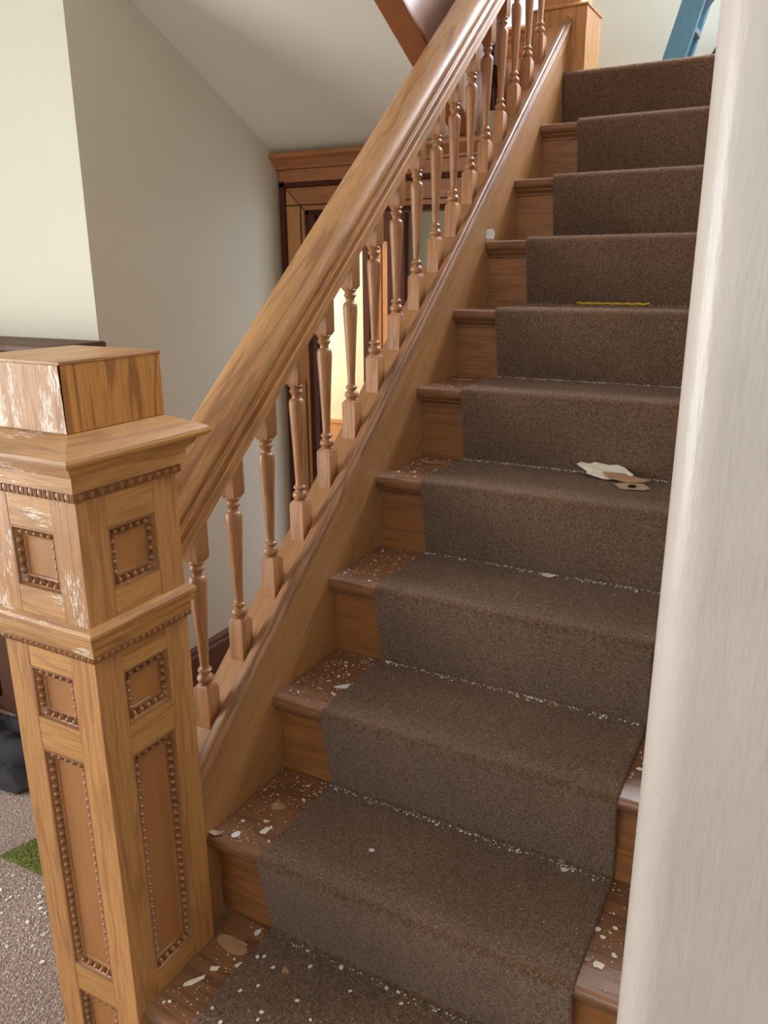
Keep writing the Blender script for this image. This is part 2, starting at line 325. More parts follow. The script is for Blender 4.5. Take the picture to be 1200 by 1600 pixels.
# wainscot below the landing window, with the window and its sill
ws=thing('wainscot_panelling','oak board panelling on the landing wall below the bright window','wall panelling',(-.65,3.44,2.04))
for i in range(3): wl(MB().box((-1.1+i*.25,3.43,2.03),(-.852+i*.25,3.45,2.34)).build('board',M['casing_x'],ws,bevel=.003),ws)
wf=MB()
for bx in [((-.98,3.41,2.43),(-.92,3.47,3.52)),((-.37,3.41,2.43),(-.31,3.47,3.52)),((-.98,3.41,3.45),(-.31,3.47,3.52))]: wf.box(*bx)
o=wf.build('window_1',M['casing_z'],bevel=.003); o['kind']='structure'
c=wl(MB().prism([(3.36,2.452),(3.352,2.44),(3.36,2.428),(3.40,2.428),(3.405,2.41),(3.42,2.40),(3.42,2.385),(3.425,2.36),(3.44,2.34),(3.46,2.34),(3.46,2.452)],lambda p,t:(t,p[0],p[1]),-1.02,-.29).build('window_sill',M['casing_x'],o,smooth=30),o)
wl(MB().box((-.92,3.50,2.45),(-.37,3.504,3.45)).build('window_pane',M['glass'],o),o)
wl(MB().box((-.92,3.49,2.93),(-.37,3.52,2.96)).box((-.66,3.49,2.45),(-.635,3.52,3.45)).build('window_sash',M['casing_z'],o),o)
for nm,bx,pn in (('window_2',[((-2.42,-1.57,.2),(-2.37,-1.5,2.32)),((-2.42,0,.2),(-2.37,.07,2.32)),((-2.42,-1.5,2.25),(-2.37,0,2.32)),((-2.42,-1.5,.2),(-2.34,0,.28))],((-2.47,-1.5,.28),(-2.466,0,2.25))),
                 ('added_window_front',[((-.87,-2.62,1.03),(-.8,-2.57,2.77)),((1.2,-2.62,1.03),(1.27,-2.57,2.77)),((-.8,-2.62,2.7),(1.2,-2.57,2.77)),((-.8,-2.62,1.03),(1.2,-2.54,1.1))],((-.8,-2.66,1.1),(1.2,-2.656,2.7))),  # unseen window behind the camera, added to carry the fill light
                 ('window_4',[((.07,3.44,2.62),(.12,3.50,3.58)),((1.32,3.44,2.62),(1.37,3.50,3.58)),((.12,3.44,3.54),(1.32,3.50,3.58)),((.12,3.44,2.62),(1.32,3.50,2.66))],((.12,3.55,2.66),(1.32,3.554,3.54)))):
    m=MB(); [m.box(*q) for q in bx]; o=m.build(nm,M['casing_z']); o['kind']='structure'
    MB().box(*pn).build('window_pane',M['glass'],o)

# ------------------------------------------------------------------ door under the landing
dw=MB().box((-.9,2.04,0),(-.79,2.12,1.87)).box((-.19,2.04,0),(-.066,2.12,1.87)).box((-.79,2.04,1.61),(-.19,2.12,1.87))
struct(dw,'wall_door',M['green_wall'])
d=bpy.data.objects.new('door_1',None); put(d,None,(-.49,2.03,0)); d['kind']='structure'
def dpart(m,n,mat,bev=.0015,sm=None):
    o=m.build(n,M[mat],d,bevel=bev,smooth=sm); o.location=-Vector(d.location); return o
def upr(x0,x1,flip=1):
    return [(0,0)]
# left and right uprights (mitred at the head)
for sx in (1,-1):
    X=lambda x: x if sx==1 else -.98-x
    m=MB(); A=[(X(-.865),2.022),(X(-.790),2.022),(X(-.790),2.04),(X(-.865),2.04)]
    m.loft([[(x,y,0) for x,y in A],[(X(-.865),2.022,1.68),(X(-.790),2.022,1.605),(X(-.790),2.04,1.605),(X(-.865),2.04,1.68)]])
    dpart(m,'casing','casing_z')
    dpart(MB().box((min(X(-.888),X(-.865)),2.012,0),(max(X(-.888),X(-.865)),2.04,1.705)),'back_band','casing_dark')
    dpart(MB().box((min(X(-.805),X(-.801)),2.019,0),(max(X(-.805),X(-.801)),2.023,1.62)),'bead','casing_dark',.0005)
    dpart(MB().box((min(X(-.790),X(-.772)),2.03,0),(max(X(-.790),X(-.772)),2.13,1.605)).box((min(X(-.772),X(-.760)),2.07,0),(max(X(-.772),X(-.760)),2.10,1.595)),'jamb','casing_dark')
m=MB(); m.loft([[(-.865,2.022,1.683),(-.865,2.04,1.683),(-.115,2.04,1.683),(-.115,2.022,1.683)],[(-.788,2.022,1.606),(-.788,2.04,1.606),(-.192,2.04,1.606),(-.192,2.022,1.606)]])
dpart(m,'head_casing','casing_x')
dpart(MB().box((-.865,2.019,1.622),(-.115,2.023,1.626)),'bead','casing_dark',.0005)
dpart(MB().box((-.888,2.012,1.684),(-.092,2.04,1.70)),'back_band','casing_dark')
dpart(MB().box((-.888,2.016,1.70),(-.092,2.04,1.742)),'frieze','casing_x')
cp=[(2.016,1.742),(2.006,1.744),(2.004,1.752),(1.998,1.758),(1.990,1.768),(1.984,1.774),(1.978,1.776),(1.974,1.780),(1.974,1.790),(1.980,1.796),(2.04,1.796),(2.04,1.742)]
dpart(MB().prism(cp,lambda p,t:(t,p[0],p[1]),-.899,-.09),'cornice','casing_x',0,30)
dpart(MB().box((-.790,2.03,1.592),(-.19,2.13,1.606)),'jamb','casing_dark')

# back room seen through the opening
struct(MB().box((-1.75,2.14,-.05),(-.066,3.05,0)),'floor_back_room',M['casing_x'])
struct(MB().box((-1.75,2.9,0),(-1.042,2.98,1.86)),'wall_back_room',M['cream'])
struct(MB().box((-.815,2.9,0),(-.10,2.98,1.86)),'wall_back_room_right',M['gray_green'])
struct(wall_hole('x',-1.75,-1.70,2.14,3.0,0,1.86,(2.3,2.85,.6,1.6)),'wall_back_room_left',M['cream'])
struct(MB().box((-1.7,2.12,0),(-.9,2.14,1.86)),'wall_back_room_front',M['cream'])
struct(MB().box((-1.7,2.885,0),(-1.044,2.9,.665)).box((-1.7,2.878,.665),(-1.044,2.9,.682)),'trim_wainscot',M['orange_door'])
d2=bpy.data.objects.new('door_2',None); put(d2,None,(-.93,2.9,0)); d2['kind']='structure'
def d2p(m,n,mat,lab=None):
    o=m.build(n,M[mat],d2,bevel=.002); o.location=-Vector(d2.location)
    if lab: o['label']=lab
    return o
d2p(MB().box((-1.042,2.87,0),(-1.006,2.98,1.86)).box((-.905,2.86,0),(-.815,2.98,1.86)),'frame','casing_dark')
d2p(MB().box((-1.006,2.865,1.53),(-.905,2.98,1.86)),'lintel','casing_dark')
d2p(MB().box((-1.005,2.90,.01),(-.958,2.93,1.53)).box((-.951,2.90,.01),(-.906,2.93,1.53)).box((-.958,2.915,.01),(-.951,2.93,1.53)),'leaf','orange_door','orange wooden door leaf')

# ------------------------------------------------------------------ staircase
st=thing('staircase','straight oak staircase rising past the white wall, bare treads showing beside the carpet','staircase',(.4,.25,0))
def part(mb,name,mat,parent=st,**k):
    o=mb.build(name,M[mat] if isinstance(mat,str) else mat,parent,**k); o.location=-Vector(parent.location); return o
NS=11
for i in range(1,NS+1):
    y0=i*G; z0=i*R; x0=.0 if i>1 else .0
    yb=(i+1)*G+.045 if i<NS else i*G+.06
    nose=[(y0+.010,z0)]+[(y0+.010-.010*math.sin(a),z0-.010+.010*math.cos(a)) for a in (PI/8,PI/4,3*PI/8,PI/2)]
    nose+=[(y0+.001,z0-.018),(y0+.006,z0-.025),(y0+.012,z0-.028),(yb,z0-.028),(yb,z0)]
    x1=.8215
    if i==1: part(MB().prism(nose,lambda p,t:(t,p[0],p[1]),.03,x1),'tread','tread',smooth=35)
    else: part(MB().prism(nose,lambda p,t:(t,p[0],p[1]),.001,x1),'tread','tread',smooth=35)
    part(MB().box((.001 if i>1 else .03,y0+.0325,z0-R if i>1 else 0),(x1,y0+.048,z0-.028)),'riser','riser')
    cv=[(y0+.0325,z0-.048),(y0+.028,z0-.046),(y0+.0275,z0-.041),(y0+.024,z0-.038),(y0+.018,z0-.034),(y0+.015,z0-.032),(y0+.014,z0-.028),(y0+.0325,z0-.028)]
    part(MB().prism(cv,lambda p,t:(t,p[0],p[1]),.001 if i>1 else .03,x1),'cove_molding','tread',smooth=30)
sl=lambda pr,y0,y1: [[(x,y0,y0*S+o) for x,o in pr],[(x,y1,y1*S+o) for x,o in pr]]
YA,YB=.41,2.49
bd=MB().prism([(YA,.0+YA*S-.34),(YA,YA*S+.082),(2.50,2.50*S+.082),(2.50,2.50*S-.34)],lambda p,t:(t,p[0],p[1]),-.082,0.0)
part(bd,'stringer','stringer')
part(MB().loft(sl([(-.082,.0825),(-.082,.128),(.0035,.128),(.0035,.0875),(.0025,.0858),(-.0035,.0855),(-.0035,.0825)],YA,YB)),'stringer_band','stringer')
cap=[(-.092,.084),(-.098,.088),(-.098,.099),(-.092,.106),(-.030,.106),(-.024,.110),(-.022,.141),(-.019,.150),(-.013,.1505),(-.011,.156),(-.001,.1575),(.002,.152),(.007,.1515),(.0125,.147),(.014,.139),(.011,.132),(.0045,.1285),(-.082,.12),(-.082,.084)]
cap=[(-.082,.084),(-.098,.086),(-.098,.099),(-.092,.106),(-.030,.103),(-.0245,.103),(-.0235,.141),(-.019,.1500),(-.0135,.1505),(-.011,.156),(-.001,.1575),(.002,.152),(.007,.1515),(.0125,.147),(.014,.139),(.011,.132),(.0036,.1285),(.0036,.1270),(-.082,.1)]
part(MB().loft(sl([(x,o) for x,o in cap],YA,YB)),'stringer_cap','stringer_cap',smooth=25)
# foot of the stringer behind the newel and small apron piece
part(MB().box((-.08,.41,0),(.0005,.47,.20)),'stringer_foot','stringer')

# ------------------------------------------------------------------ railing with balusters
rl=thing('stair_railing','oak stair railing with moulded handrail and turned balusters beside the stairs','stair railing',(-.05,.45,.5))
c0=-.05
rp=[(-.027,.522),(.024,.522),(.0285,.527),(.0285,.539),(.0250,.5405),(.0250,.5430),(.0320,.5445),(.0325,.558),(.0310,.561),(.0200,.5635),(.0180,.571),(.0205,.579),(.0270,.587),(.0370,.5945),(.0390,.600),(.0385,.605),(.0330,.6075),(.0335,.612),(.041,.618),(.0445,.628),(.0445,.637),(.041,.648),(.033,.658),(.020,.665),(.007,.668)]
rp=rp[1:]; prof=[(c0+x,o) for x,o in rp]+[(c0-x,o) for x,o in reversed(rp)]
part(MB().loft([[(x,y,y*S+o) for x,o in prof] for y in (.405,1.0,1.7,2.52)]),'handrail','rail',rl,smooth=28)
def baluster_mesh():
    m=MB(); h=.0168
    sh=lambda y: y*S
    # lower block: bottom cut to the slope of the cap
    def sq(z,q): return [(-q,-q,z),(q,-q,z),(q,q,z),(-q,q,z)]
    m.loft([[(-h,-h,-.012-h*S),(h,-h,-.012-h*S),(h,h,-.012+h*S),(-h,h,-.012+h*S)],sq(.079,h),sq(.087,.0115)])
    tp=.408
    m.loft([sq(.334,.0112),sq(.343,h),[(-h,-h,tp-h*S),(h,-h,tp-h*S),(h,h,tp+h*S),(-h,h,tp+h*S)]])
    prof=[(.084,.0125),(.0885,.0135),(.0905,.0115),(.092,.0140),(.096,.0160),(.101,.0158),(.105,.0130),(.108,.0098),(.1105,.0095),(.112,.0118),(.1145,.0137),(.1175,.0132),(.119,.0108),(.122,.0090),
          (.128,.0086),(.160,.0100),(.200,.0118),(.240,.0138),(.270,.0155),(.288,.0165),(.297,.0165),(.303,.0155),(.3065,.0130),(.308,.0100),(.311,.0092),(.3155,.0100),(.318,.0118),(.3205,.0140),(.323,.0143),(.3255,.0125),(.3285,.0112),(.331,.0135),(.334,.0150),(.3365,.0135)]
    m.lathe(prof,n=22); return m
bal0=baluster_mesh().build('baluster',M['baluster'],rl,smooth=38)
YS=[G*(2.378+.5045*k) for k in range(17)]
for k,y in enumerate(YS):
    o=bal0 if k==0 else copy(bal0,rl)
    o.location=Vector((-.0485,y,y*S+.117))-Vector(rl.location)
    o.rotation_euler=(0,0,0)
edges=[YA]+YS+[YB]
for k in range(len(edges)-1):
    a=edges[k]+(.0172 if k else 0); b=edges[k+1]-(.0172 if k<len(edges)-2 else 0)
    if b-a<.01: continue
    f=[(-.0685,.104),(-.0685,.117),(-.066,.120),(-.040,.120),(-.0365,.117),(-.0365,.104)]
    part(MB().loft(sl(f,a,b)),'fillet','fillet',rl)

# ------------------------------------------------------------------ newel post
nw=thing('newel_post','square panelled oak newel post with carved egg and dart mouldings at the stair foot','newel post',(-.065,.311,0))
H=.099
def npt(mb,name,mat,rotz=0,**k): return mb.build(name,M[mat],nw,rot=(0,0,rotz),**k)
npt(MB().box((-.084,-.084,.0),(.084,.084,1.12)),'core','oak_panel')
OP=[(.948,1.044),(.722,.813),(.230,.664),(.02,.174)]   # panel openings, bottom first value
oh=.0475
def face_parts(first):
    L=[]; th=.012
    def stile(s,z0,z1,hw):
        a,b=(oh,hw) if s>0 else (-hw,-oh)
        ai=a if s>0 else a+th; bi=b-th if s>0 else b
        m=MB(); m.loft([[(a,-hw,z0),(b,-hw,z0),(bi,-hw+th,z0),(ai,-hw+th,z0)],[(a,-hw,z1),(b,-hw,z1),(bi,-hw+th,z1),(ai,-hw+th,z1)]]); return m
    for z0,z1 in ((0,.862),(.905,1.12)):
        for s in (-1,1): L.append(('stile',stile(s,z0,z1,H),'z'))
    rails=[(1.044,1.12),(.905,.948),(.813,.862),(.664,.722),(.174,.230),(0,.02)]
    for z0,z1 in rails: L.append(('rail',MB().box((-oh+.0003,-H+.0004,z0),(oh-.0003,-H+.012,z1)),'x'))
    return L
def frame_molding(z0,z1):
    """mitred egg-and-dart strip round one panel opening; face plane y=-H, looks towards -y"""
    m=MB(); W=.0215
    prof=[(0,-.0003),(.0026,-.0003),(.0034,-.0040),(.0050,-.0065),(.0140,-.0110),(.0152,-.0088),(.0182,-.0095),(W,-.0150)]
    rings=[]
    for d,n in prof: rings.append([(-oh+d,-H-n,z0+d),(oh-d,-H-n,z0+d),(oh-d,-H-n,z1-d),(-oh+d,-H-n,z1-d)])
    v=[p for r in rings for p in r]; f=[]
    for k in range(len(rings)-1):
        for i in range(4): f.append((k*4+i,k*4+(i+1)%4,(k+1)*4+(i+1)%4,(k+1)*4+i))
    m.add(v,f)
    dc=.0094
    def row(p0,p1,dirx):
        L=(p1-p0).length; n=max(2,round(L/.0152)); pt=L/n; u=(p1-p0)/L
        for i in range(n):
            c=p0+u*(pt*(i+.5))
            ax=u*(pt*.29)
            rx=abs(ax.x)+.0046*(abs(u.z)); rz=abs(ax.z)+.0046*(abs(u.x))
            m.ball((c.x,-H+.0078,c.z),rx,.0062,rz,10,7)
            # shell rim around the egg
            e=p0+u*(pt*(i+1))
            if i<n-1:
                m.ball((e.x,-H+.0080,e.z),.0007 if abs(u.x)>.5 else .0042,.0042,.0007 if abs(u.z)>.5 else .0042,6,4)
            q=[]
            N=9
            inw=Vector((0,0,0))
            cen=Vector(((0),0,(z0+z1)/2)); out=Vector((-c.x if abs(u.z)>.5 else 0,0,(cen.z-c.z) if abs(u.x)>.5 else 0)).normalized()
            tube=[]
            for j in range(N):
                a=PI*j/(N-1)
                pc=c+u*(math.cos(a)*pt*.43)+out*(math.sin(a)*.0078-.0032)+Vector((0,.0052+.0035*math.sin(a),0))
                t=(u*(-math.sin(a)*pt*.44)+out*(math.cos(a)*.0052)).normalized(); nn=Vector((0,-1,0)); bb=t.cross(nn)
                tube.append([tuple(pc+Vector((0,.0012,0))+nn*(.0008*math.cos(g))*3.0+bb*(.0008*math.sin(g))) for g in (0,PI/2,PI,3*PI/2)])
            for ring in tube:
                for kk in range(4): ring[kk]=(ring[kk][0],ring[kk][1]-H,ring[kk][2])
            m.loft(tube)
    a,b_=oh-dc,dc
    row(Vector((-a,0,z0+b_)),Vector((a,0,z0+b_)),1); row(Vector((-a,0,z1-b_)),Vector((a,0,z1-b_)),1)
    row(Vector((-a,0,z0+b_+.007)),Vector((-a,0,z1-b_-.007)),0); row(Vector((a,0,z0+b_+.007)),Vector((a,0,z1-b_-.007)),0)
    return m
protos=[]
for nm,mb,g in face_parts(True):
    up=mb.v[0][2]>=.9
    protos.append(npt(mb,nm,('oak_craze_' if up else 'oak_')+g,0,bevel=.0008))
for z0,z1 in OP:
    protos.append(npt(frame_molding(z0,z1),'egg_and_dart_molding','oak_carved',0,smooth=40))
    protos.append(npt(MB().box((-oh+.014,-.0875,z0+.014),(oh-.014,-.0855,z1-.014)),'panel','oak_panel',0))
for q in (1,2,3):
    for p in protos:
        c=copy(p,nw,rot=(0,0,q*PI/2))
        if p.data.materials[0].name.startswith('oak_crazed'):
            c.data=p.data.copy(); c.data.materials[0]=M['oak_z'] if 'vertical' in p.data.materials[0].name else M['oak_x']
def side_molding(prof):           # one mitred length, profile (out,z), facing -y
    pr=list(prof)+[(-.02,prof[-1][1]),(-.02,prof[0][1])]
    return MB().loft([[(-H-o,-H-o,z) for o,z in pr],[(H+o,-H-o,z) for o,z in pr]])
def ring(prof,name,mat,extra=None,front=None,**k):
    m=side_molding(prof)
    if extra: extra(m)
    o=npt(m,name,front or mat,0,**k)
    for q in (1,2,3):
        c=copy(o,nw,rot=(0,0,q*PI/2))
        if front: c.data=o.data.copy(); c.data.materials[0]=M[mat]
# waist band
ring([(-.01,.861),(.003,.861),(.0045,.864),(.0045,.876),(.0085,.878),(.0105,.884),(.0100,.890),(.0125,.893),(.0130,.899),(.010,.9035),(.001,.9065),(-.01,.9065)],'waist_band','oak_x',front='oak_craze_glare_x',smooth=30)
def beads(z,out,h,pitch):
    def go(m):
        n=int(round((2*(H+out)-.006)/pitch)); pt=(2*(H+out)-.004)/n
        for i in range(n):
            x=-(H+out)+.002+pt*(i+.5)
            m.ball((x,-H-out,z),pt*.30,.0042,h*.5,8,5)
            for a_,b_ in ((.38,.45),(.55,.62)): m.box((x+pt*a_,-H-out-.0030,z-h*.42),(x+pt*b_,-H-out+.002,z+h*.42))
    return go
ring([(-.01,.850),(.001,.850),(.0045,.856),(.0045,.861),(-.01,.861)],'carved_bead_band','oak_carved',beads(.8565,.0030,.009,.0125),smooth=40)
ring([(-.01,1.094),(.001,1.094),(.006,1.102),(.006,1.112),(-.01,1.112)],'carved_bead_band','oak_carved',beads(1.1035,.0045,.015,.0190),smooth=40)
ring([(-.01,1.112),(.0125,1.112),(.0125,1.134),(-.01,1.134)],'frieze','oak_x',front='oak_craze_glare_x',smooth=30)
ring([(-.01,1.134),(.014,1.134),(.0155,1.137),(.020,1.139),(.0235,1.143),(.0260,1.149),(.031,1.1525),(.0385,1.154),(.0415,1.157),(.0425,1.161),(.041,1.166),(.037,1.169),(-.0105,1.190)],'cap_molding','oak_x',front='oak_craze_glare_x',smooth=26)
# boxed cap: four boards with an open corner joint, and a lid
hb=.0925; zt,zb=1.1895,1.281
def capboard(gap):
    return MB().loft([[(-hb+.0005,-hb,zb_),(hb-g_,-hb,zb_),(hb-g_-.010,-hb+.012,zb_),(-hb+.0125,-hb+.012,zb_)] for zb_,g_ in ((zt,.0010),(zb,gap))])
o=npt(capboard(.0045),'cap_board','oak_craze_glare_cap',0); o['label']='front cap board with crackled varnish and pale painted-in glare flecks'
o=npt(capboard(.0005),'cap_board','oak_cap',PI/2); o['label']='right cap board with strong wavy grain'
for q in (2,3): npt(capboard(.0005),'cap_board','oak_cap',q*PI/2)
npt(MB().box((-.078,-.078,1.18),(.078,.078,zb-.001)),'cap_joint_shade','black')
q_=hb+.0015
npt(MB().box((-q_,-q_,zb+.0002),(q_,q_,zb+.0056)),'lid','oak_y',bevel=.0015)

# landing newel
ln=thing('landing_newel_post','square oak newel post on the landing at the top end of the railing','newel post',(-.04,2.545,2.0))
part(MB().box((-.14,2.487,2.036),(.060,2.67,2.245)),'base_block','oak_z',ln,bevel=.002)
part(MB().loft([[(-.14-e,2.487-e,z),(.06+e,2.487-e,z),(.06+e,2.67+e,z),(-.14-e,2.67+e,z)] for e,z in ((0,2.245),(.004,2.247),(.004,2.252),(-.012,2.262),(-.022,2.266))]),'base_molding','oak_x',ln,smooth=30)
part(MB().box((-.11,2.51,2.262),(.03,2.645,3.0)),'shaft','oak_z',ln,bevel=.002)
part(MB().loft([[(-.11-e,2.51-e,z),(.03+e,2.51-e,z),(.03+e,2.645+e,z),(-.11-e,2.645+e,z)] for e,z in ((0,2.99),(.03,3.01),(.035,3.04),(.0,3.08))]),'cap','oak_x',ln,smooth=30)

# ------------------------------------------------------------------ carpets
def runner_path():
    P=[]; t=.0075
    P.append((G+.034,.012))
    def seg(a,b,step=.0032):
        n=max(1,int(math.hypot(b[0]-a[0],b[1]-a[1])/step))
        for i in range(n): P.append((a[0]+(b[0]-a[0])*i/n,a[1]+(b[1]-a[1])*i/n))
    for i in range(1,NS+1):
        y0=i*G; z=i*R+t; rn=.015
        base=(y0+.026,(i-1)*R+t+.001)
        n1=(y0-.0085,z-rn-.004)
        if i==1: P.clear(); base=(y0+.026,.004)
        seg(base,n1)
        for k in range(5):
            a=PI/2*k/5; P.append((y0-.0085+rn-rn*math.cos(a),z-rn+rn*math.sin(a)))
        end=((i+1)*G+.024,z) if i<NS else (NS*G+.05,z)
        seg((y0-.0085+rn,z),end)
    P.append(end); return P
def pile(name, pts, x0, x1, mat, dx=.0034, amp=.0016, thick=.0065, parent=None):
    n=max(2,int((x1-x0)/dx)); rng=np.random.default_rng(3)
    P=np.array(pts); T=np.gradient(P,axis=0); T/=np.linalg.norm(T,axis=1)[:,None]
    N=np.stack([-T[:,1],T[:,0]],1); # outward (up/front)
    xs=np.linspace(x0,x1,n+1)
    off=rng.uniform(-1,1,(len(P),n+1))*amp
    # edge ravel
    Y=P[:,0,None]+N[:,0,None]*off; Z=P[:,1,None]+N[:,1,None]*off
    X=np.broadcast_to(xs,(len(P),n+1))+rng.uniform(-1,1,(len(P),n+1))*.0009
    X=X.copy(); X[:,0]+=np.cumsum(rng.uniform(-1,1,len(P)))*0; 
    top=np.stack([X,Y,Z],-1)
    # side edges folded down
    def edge(col,sgn):
        q=top[:,col].copy(); q[:,1]-=N[:,0]*thick; q[:,2]-=N[:,1]*thick; q[:,0]+=sgn*.0010; return q
    grid=np.concatenate([edge(0,-1)[:,None],top,edge(-1,1)[:,None]],1)
    r,c=grid.shape[:2]; idx=np.arange(r*c).reshape(r,c)
    f=np.stack([idx[:-1,:-1],idx[:-1,1:],idx[1:,1:],idx[1:,:-1]],-1).reshape(-1,4)
    me=bpy.data.meshes.new(name); me.vertices.add(r*c); me.vertices.foreach_set('co',grid.reshape(-1).astype(np.float32))
    me.loops.add(f.size); me.loops.foreach_set('vertex_index',f.reshape(-1)); me.polygons.add(len(f))
    me.polygons.foreach_set('loop_start',np.arange(0,f.size,4)); me.update(calc_edges=True); me.validate()
    me.shade_smooth(); me.materials.append(mat)
    return put(bpy.data.objects.new(name,me),parent)
rp_=runner_path()
# keep the runner to x .125-.706; the last riser is carpeted across
cut=[k for k,(y,z) in enumerate(rp_) if z>10*R+.0085+.001 and y>10*G+.1]
k0=cut[0]
o=pile('stair_runner',rp_[:k0+1],.125,.706,M['runner']); tag(o,'brown cut-pile carpet runner laid down the middle of the stairs','stair runner')
top=rp_[k0:]+[]
RUN=o
ye,ze=top[-1]
n=int((3.44-ye)/.006); top=top+[(ye+(3.44-ye)*i/n,ze) for i in range(1,n+1)]
o=pile('landing_carpet',top,.003,.821,M['runner'],dx=.0045); tag(o,'brown carpet over the top riser and the landing, spread full width','carpet')
def fibre_mat():
    k=NT('loose_carpet_fibres'); d=k.n('ShaderNodeBsdfDiffuse'); t=k.n('ShaderNodeBsdfTranslucent'); m=k.n('ShaderNodeMixShader'); m.inputs[0].default_value=.5
    oi=k.n('ShaderNodeTexNoise',i_Scale=300.0); r=k.ramp(oi.outputs[0],[(.35,lin(120,90,66)),(.65,lin(200,170,142))])
    k.l(r.outputs[0],d.inputs[0]); k.l(r.outputs[0],t.inputs[0]); k.l(d.outputs[0],m.inputs[1]); k.l(t.outputs[0],m.inputs[2]); k.l(m.outputs[0],k.t.nodes['Material Output'].inputs[0]); return k.m
def fibres(steps,x0,x1,parent,n):
    q=random.Random(21); v=[]; f=[]
    for i in steps:
        for _ in range(n):
            y0=i*G; z=i*R+.0075; a=q.uniform(-.25,1.0)*PI/2; rn=.015
            cy,cz_=y0+.0065,z-rn
            if a<0: by,bz=y0+.0065+q.uniform(0,.05),z; ny,nz=0,1
            else: ny,nz=-math.sin(a),math.cos(a); by,bz=cy+ny*rn,cz_+nz*rn
            x=q.uniform(x0,x1); L=q.uniform(.0018,.0042); tx,ty=q.uniform(-.5,.5),q.uniform(-.5,.5); w_=.00028
            k=len(v); v+=[(x-w_,by,bz-.001),(x+w_,by,bz-.001),(x+tx*L,by+ny*L+ty*L*.6,bz+nz*L+abs(ty)*L*.2)]; f.append((k,k+1,k+2))
    me=bpy.data.meshes.new('carpet_fibres'); me.from_pydata(v,[],f); me.update(); me.materials.append(FM)
    o=put(bpy.data.objects.new('carpet_fibres',me),parent); o['kind']='stuff'; return o
FM=fibre_mat()
fibres(range(1,11),.125,.706,RUN,5200)
fibres([11],.003,.821,o,7000)
# green sample on the floor
gs=[(-.575,.42),(-.737,.49),(-.741,.604),(-.48,.73),(-.40,.55)]
ty=[]; m=MB()
g=[]; 
def quadgrid(c00,c10,c11,c01,nu,nv,zf):
    v=[];f=[]
    for j in range(nv+1):
        for i in range(nu+1):
            a,b=i/nu,j/nv
            x=(1-a)*(1-b)*c00[0]+a*(1-b)*c10[0]+a*b*c11[0]+(1-a)*b*c01[0]; y=(1-a)*(1-b)*c00[1]+a*(1-b)*c10[1]+a*b*c11[1]+(1-a)*b*c01[1]
            v.append((x,y,zf(i,j,nu,nv,x,y)))
    for j in range(nv):
        for i in range(nu):
            q=j*(nu+1)+i; f.append((q,q+1,q+nu+2,q+nu+1))
    return v,f
rg=random.Random(5)
v,f=quadgrid((-.735,.488),(-.43,.50),(-.42,.80),(-.68,.665),90,80,lambda i,j,a,b,x,y:(.0005 if i in(0,a) or j in(0,b) else .008+rg.uniform(-.0016,.0016)))
v=[(x+rg.uniform(-.0015,.0015),y+rg.uniform(-.0015,.0015),z) for x,y,z in v]
tag(mesh('carpet_sample',v,f,M['turf'],smooth=80),'grass green square of carpet lying on the mauve floor behind the newel post','carpet sample')
# black cloth heaped at the foot of the cabinet
def cz(i,j,a,b,x,y):
    e=min(i,a-i,j,b-j)/6; h=.055*max(0,min(1,e))**.6
    return .006+h*(.55+.9*mnoise.noise((x*9,y*13,1.3)))*(.5+.8*(y-.66)/.25)+.012*abs(mnoise.noise((x*30,y*40,4)))
v,f=quadgrid((-1.50,.60),(-.90,.665),(-.80,.93),(-1.55,.93),70,40,cz)
v=[(x+.01*mnoise.noise((x*6,y*6,2)),y+.014*mnoise.noise((x*7,y*7,5)),max(z,.004)) for x,y,z in v]
o=mesh('black_cloth',v,f,M['cloth'],smooth=70); md=o.modifiers.new('thickness','SOLIDIFY'); md.thickness=.004; md.offset=1
tag(o,'crumpled black cloth lying on the floor in front of the dark cabinet','cloth')
# dark cabinet against the lit wall
cb=thing('wooden_cabinet','low dark brown wooden cabinet against the pale wall, behind the newel post','cabinet',(-1.3,1.02,0))
part(MB().box((-1.75,.955,0),(-.885,1.125,1.165)),'body','cab',cb,bevel=.003)
part(MB().box((-1.76,.935,1.192),(-.868,1.128,1.214)),'top','cab',cb,bevel=.006)
part(MB().box((-1.745,.962,1.165),(-.90,1.12,1.192)),'shadow_gap','black',cb)
for a in (-1.73,-1.31):
    dd=part(MB().box((a,.940,.06),(a+.40,.956,1.14)),'door','cab',cb,bevel=.003)
    kx=a+.36 if a<-1.5 else a+.04
    MB().ball((kx,.930,.62),.013,.011,.013,10,6).build('knob',M['latch'],dd,smooth=60)

# ------------------------------------------------------------------ stepladder and bag on the landing
lz=R*11+.008
ld=thing('stepladder','pale blue stepladder standing on the landing carpet beside the right wall','ladder',(.35,3.15,lz))
def leanbar(x0,x1,y0,y1,lean,z1,wd):
    return MB().loft([[(x0,y0,lz),(x0+wd,y0,lz),(x0+wd,y1,lz),(x0,y1,lz)],[(x0+lean*z1,y0,lz+z1),(x0+lean*z1+wd,y0,lz+z1),(x0+lean*z1+wd,y1,lz+z1),(x0+lean*z1,y1,lz+z1)]])
for ya,wd_ in ((3.03,.085),(3.20,.07)): part(leanbar(.172,0,ya,ya+.03,.285,1.05,wd_),'side_rail','blue',ld,bevel=.003)
for k in range(4):
    z=.22+k*.23; xx=.172+.285*z
    part(MB().box((xx+.008,3.061,lz+z),(xx+.080,3.199,lz+z+.025)),'step','blue_grey',ld,bevel=.003)
for ya in (3.04,3.305): part(leanbar(.80,0,ya,ya+.02,-.30,1.03,.035),'rear_leg','blue_grey',ld,bevel=.002)
part(MB().box((.44,3.03,lz+1.03),(.60,3.33,lz+1.07)),'top_cap','blue',ld,bevel=.005)
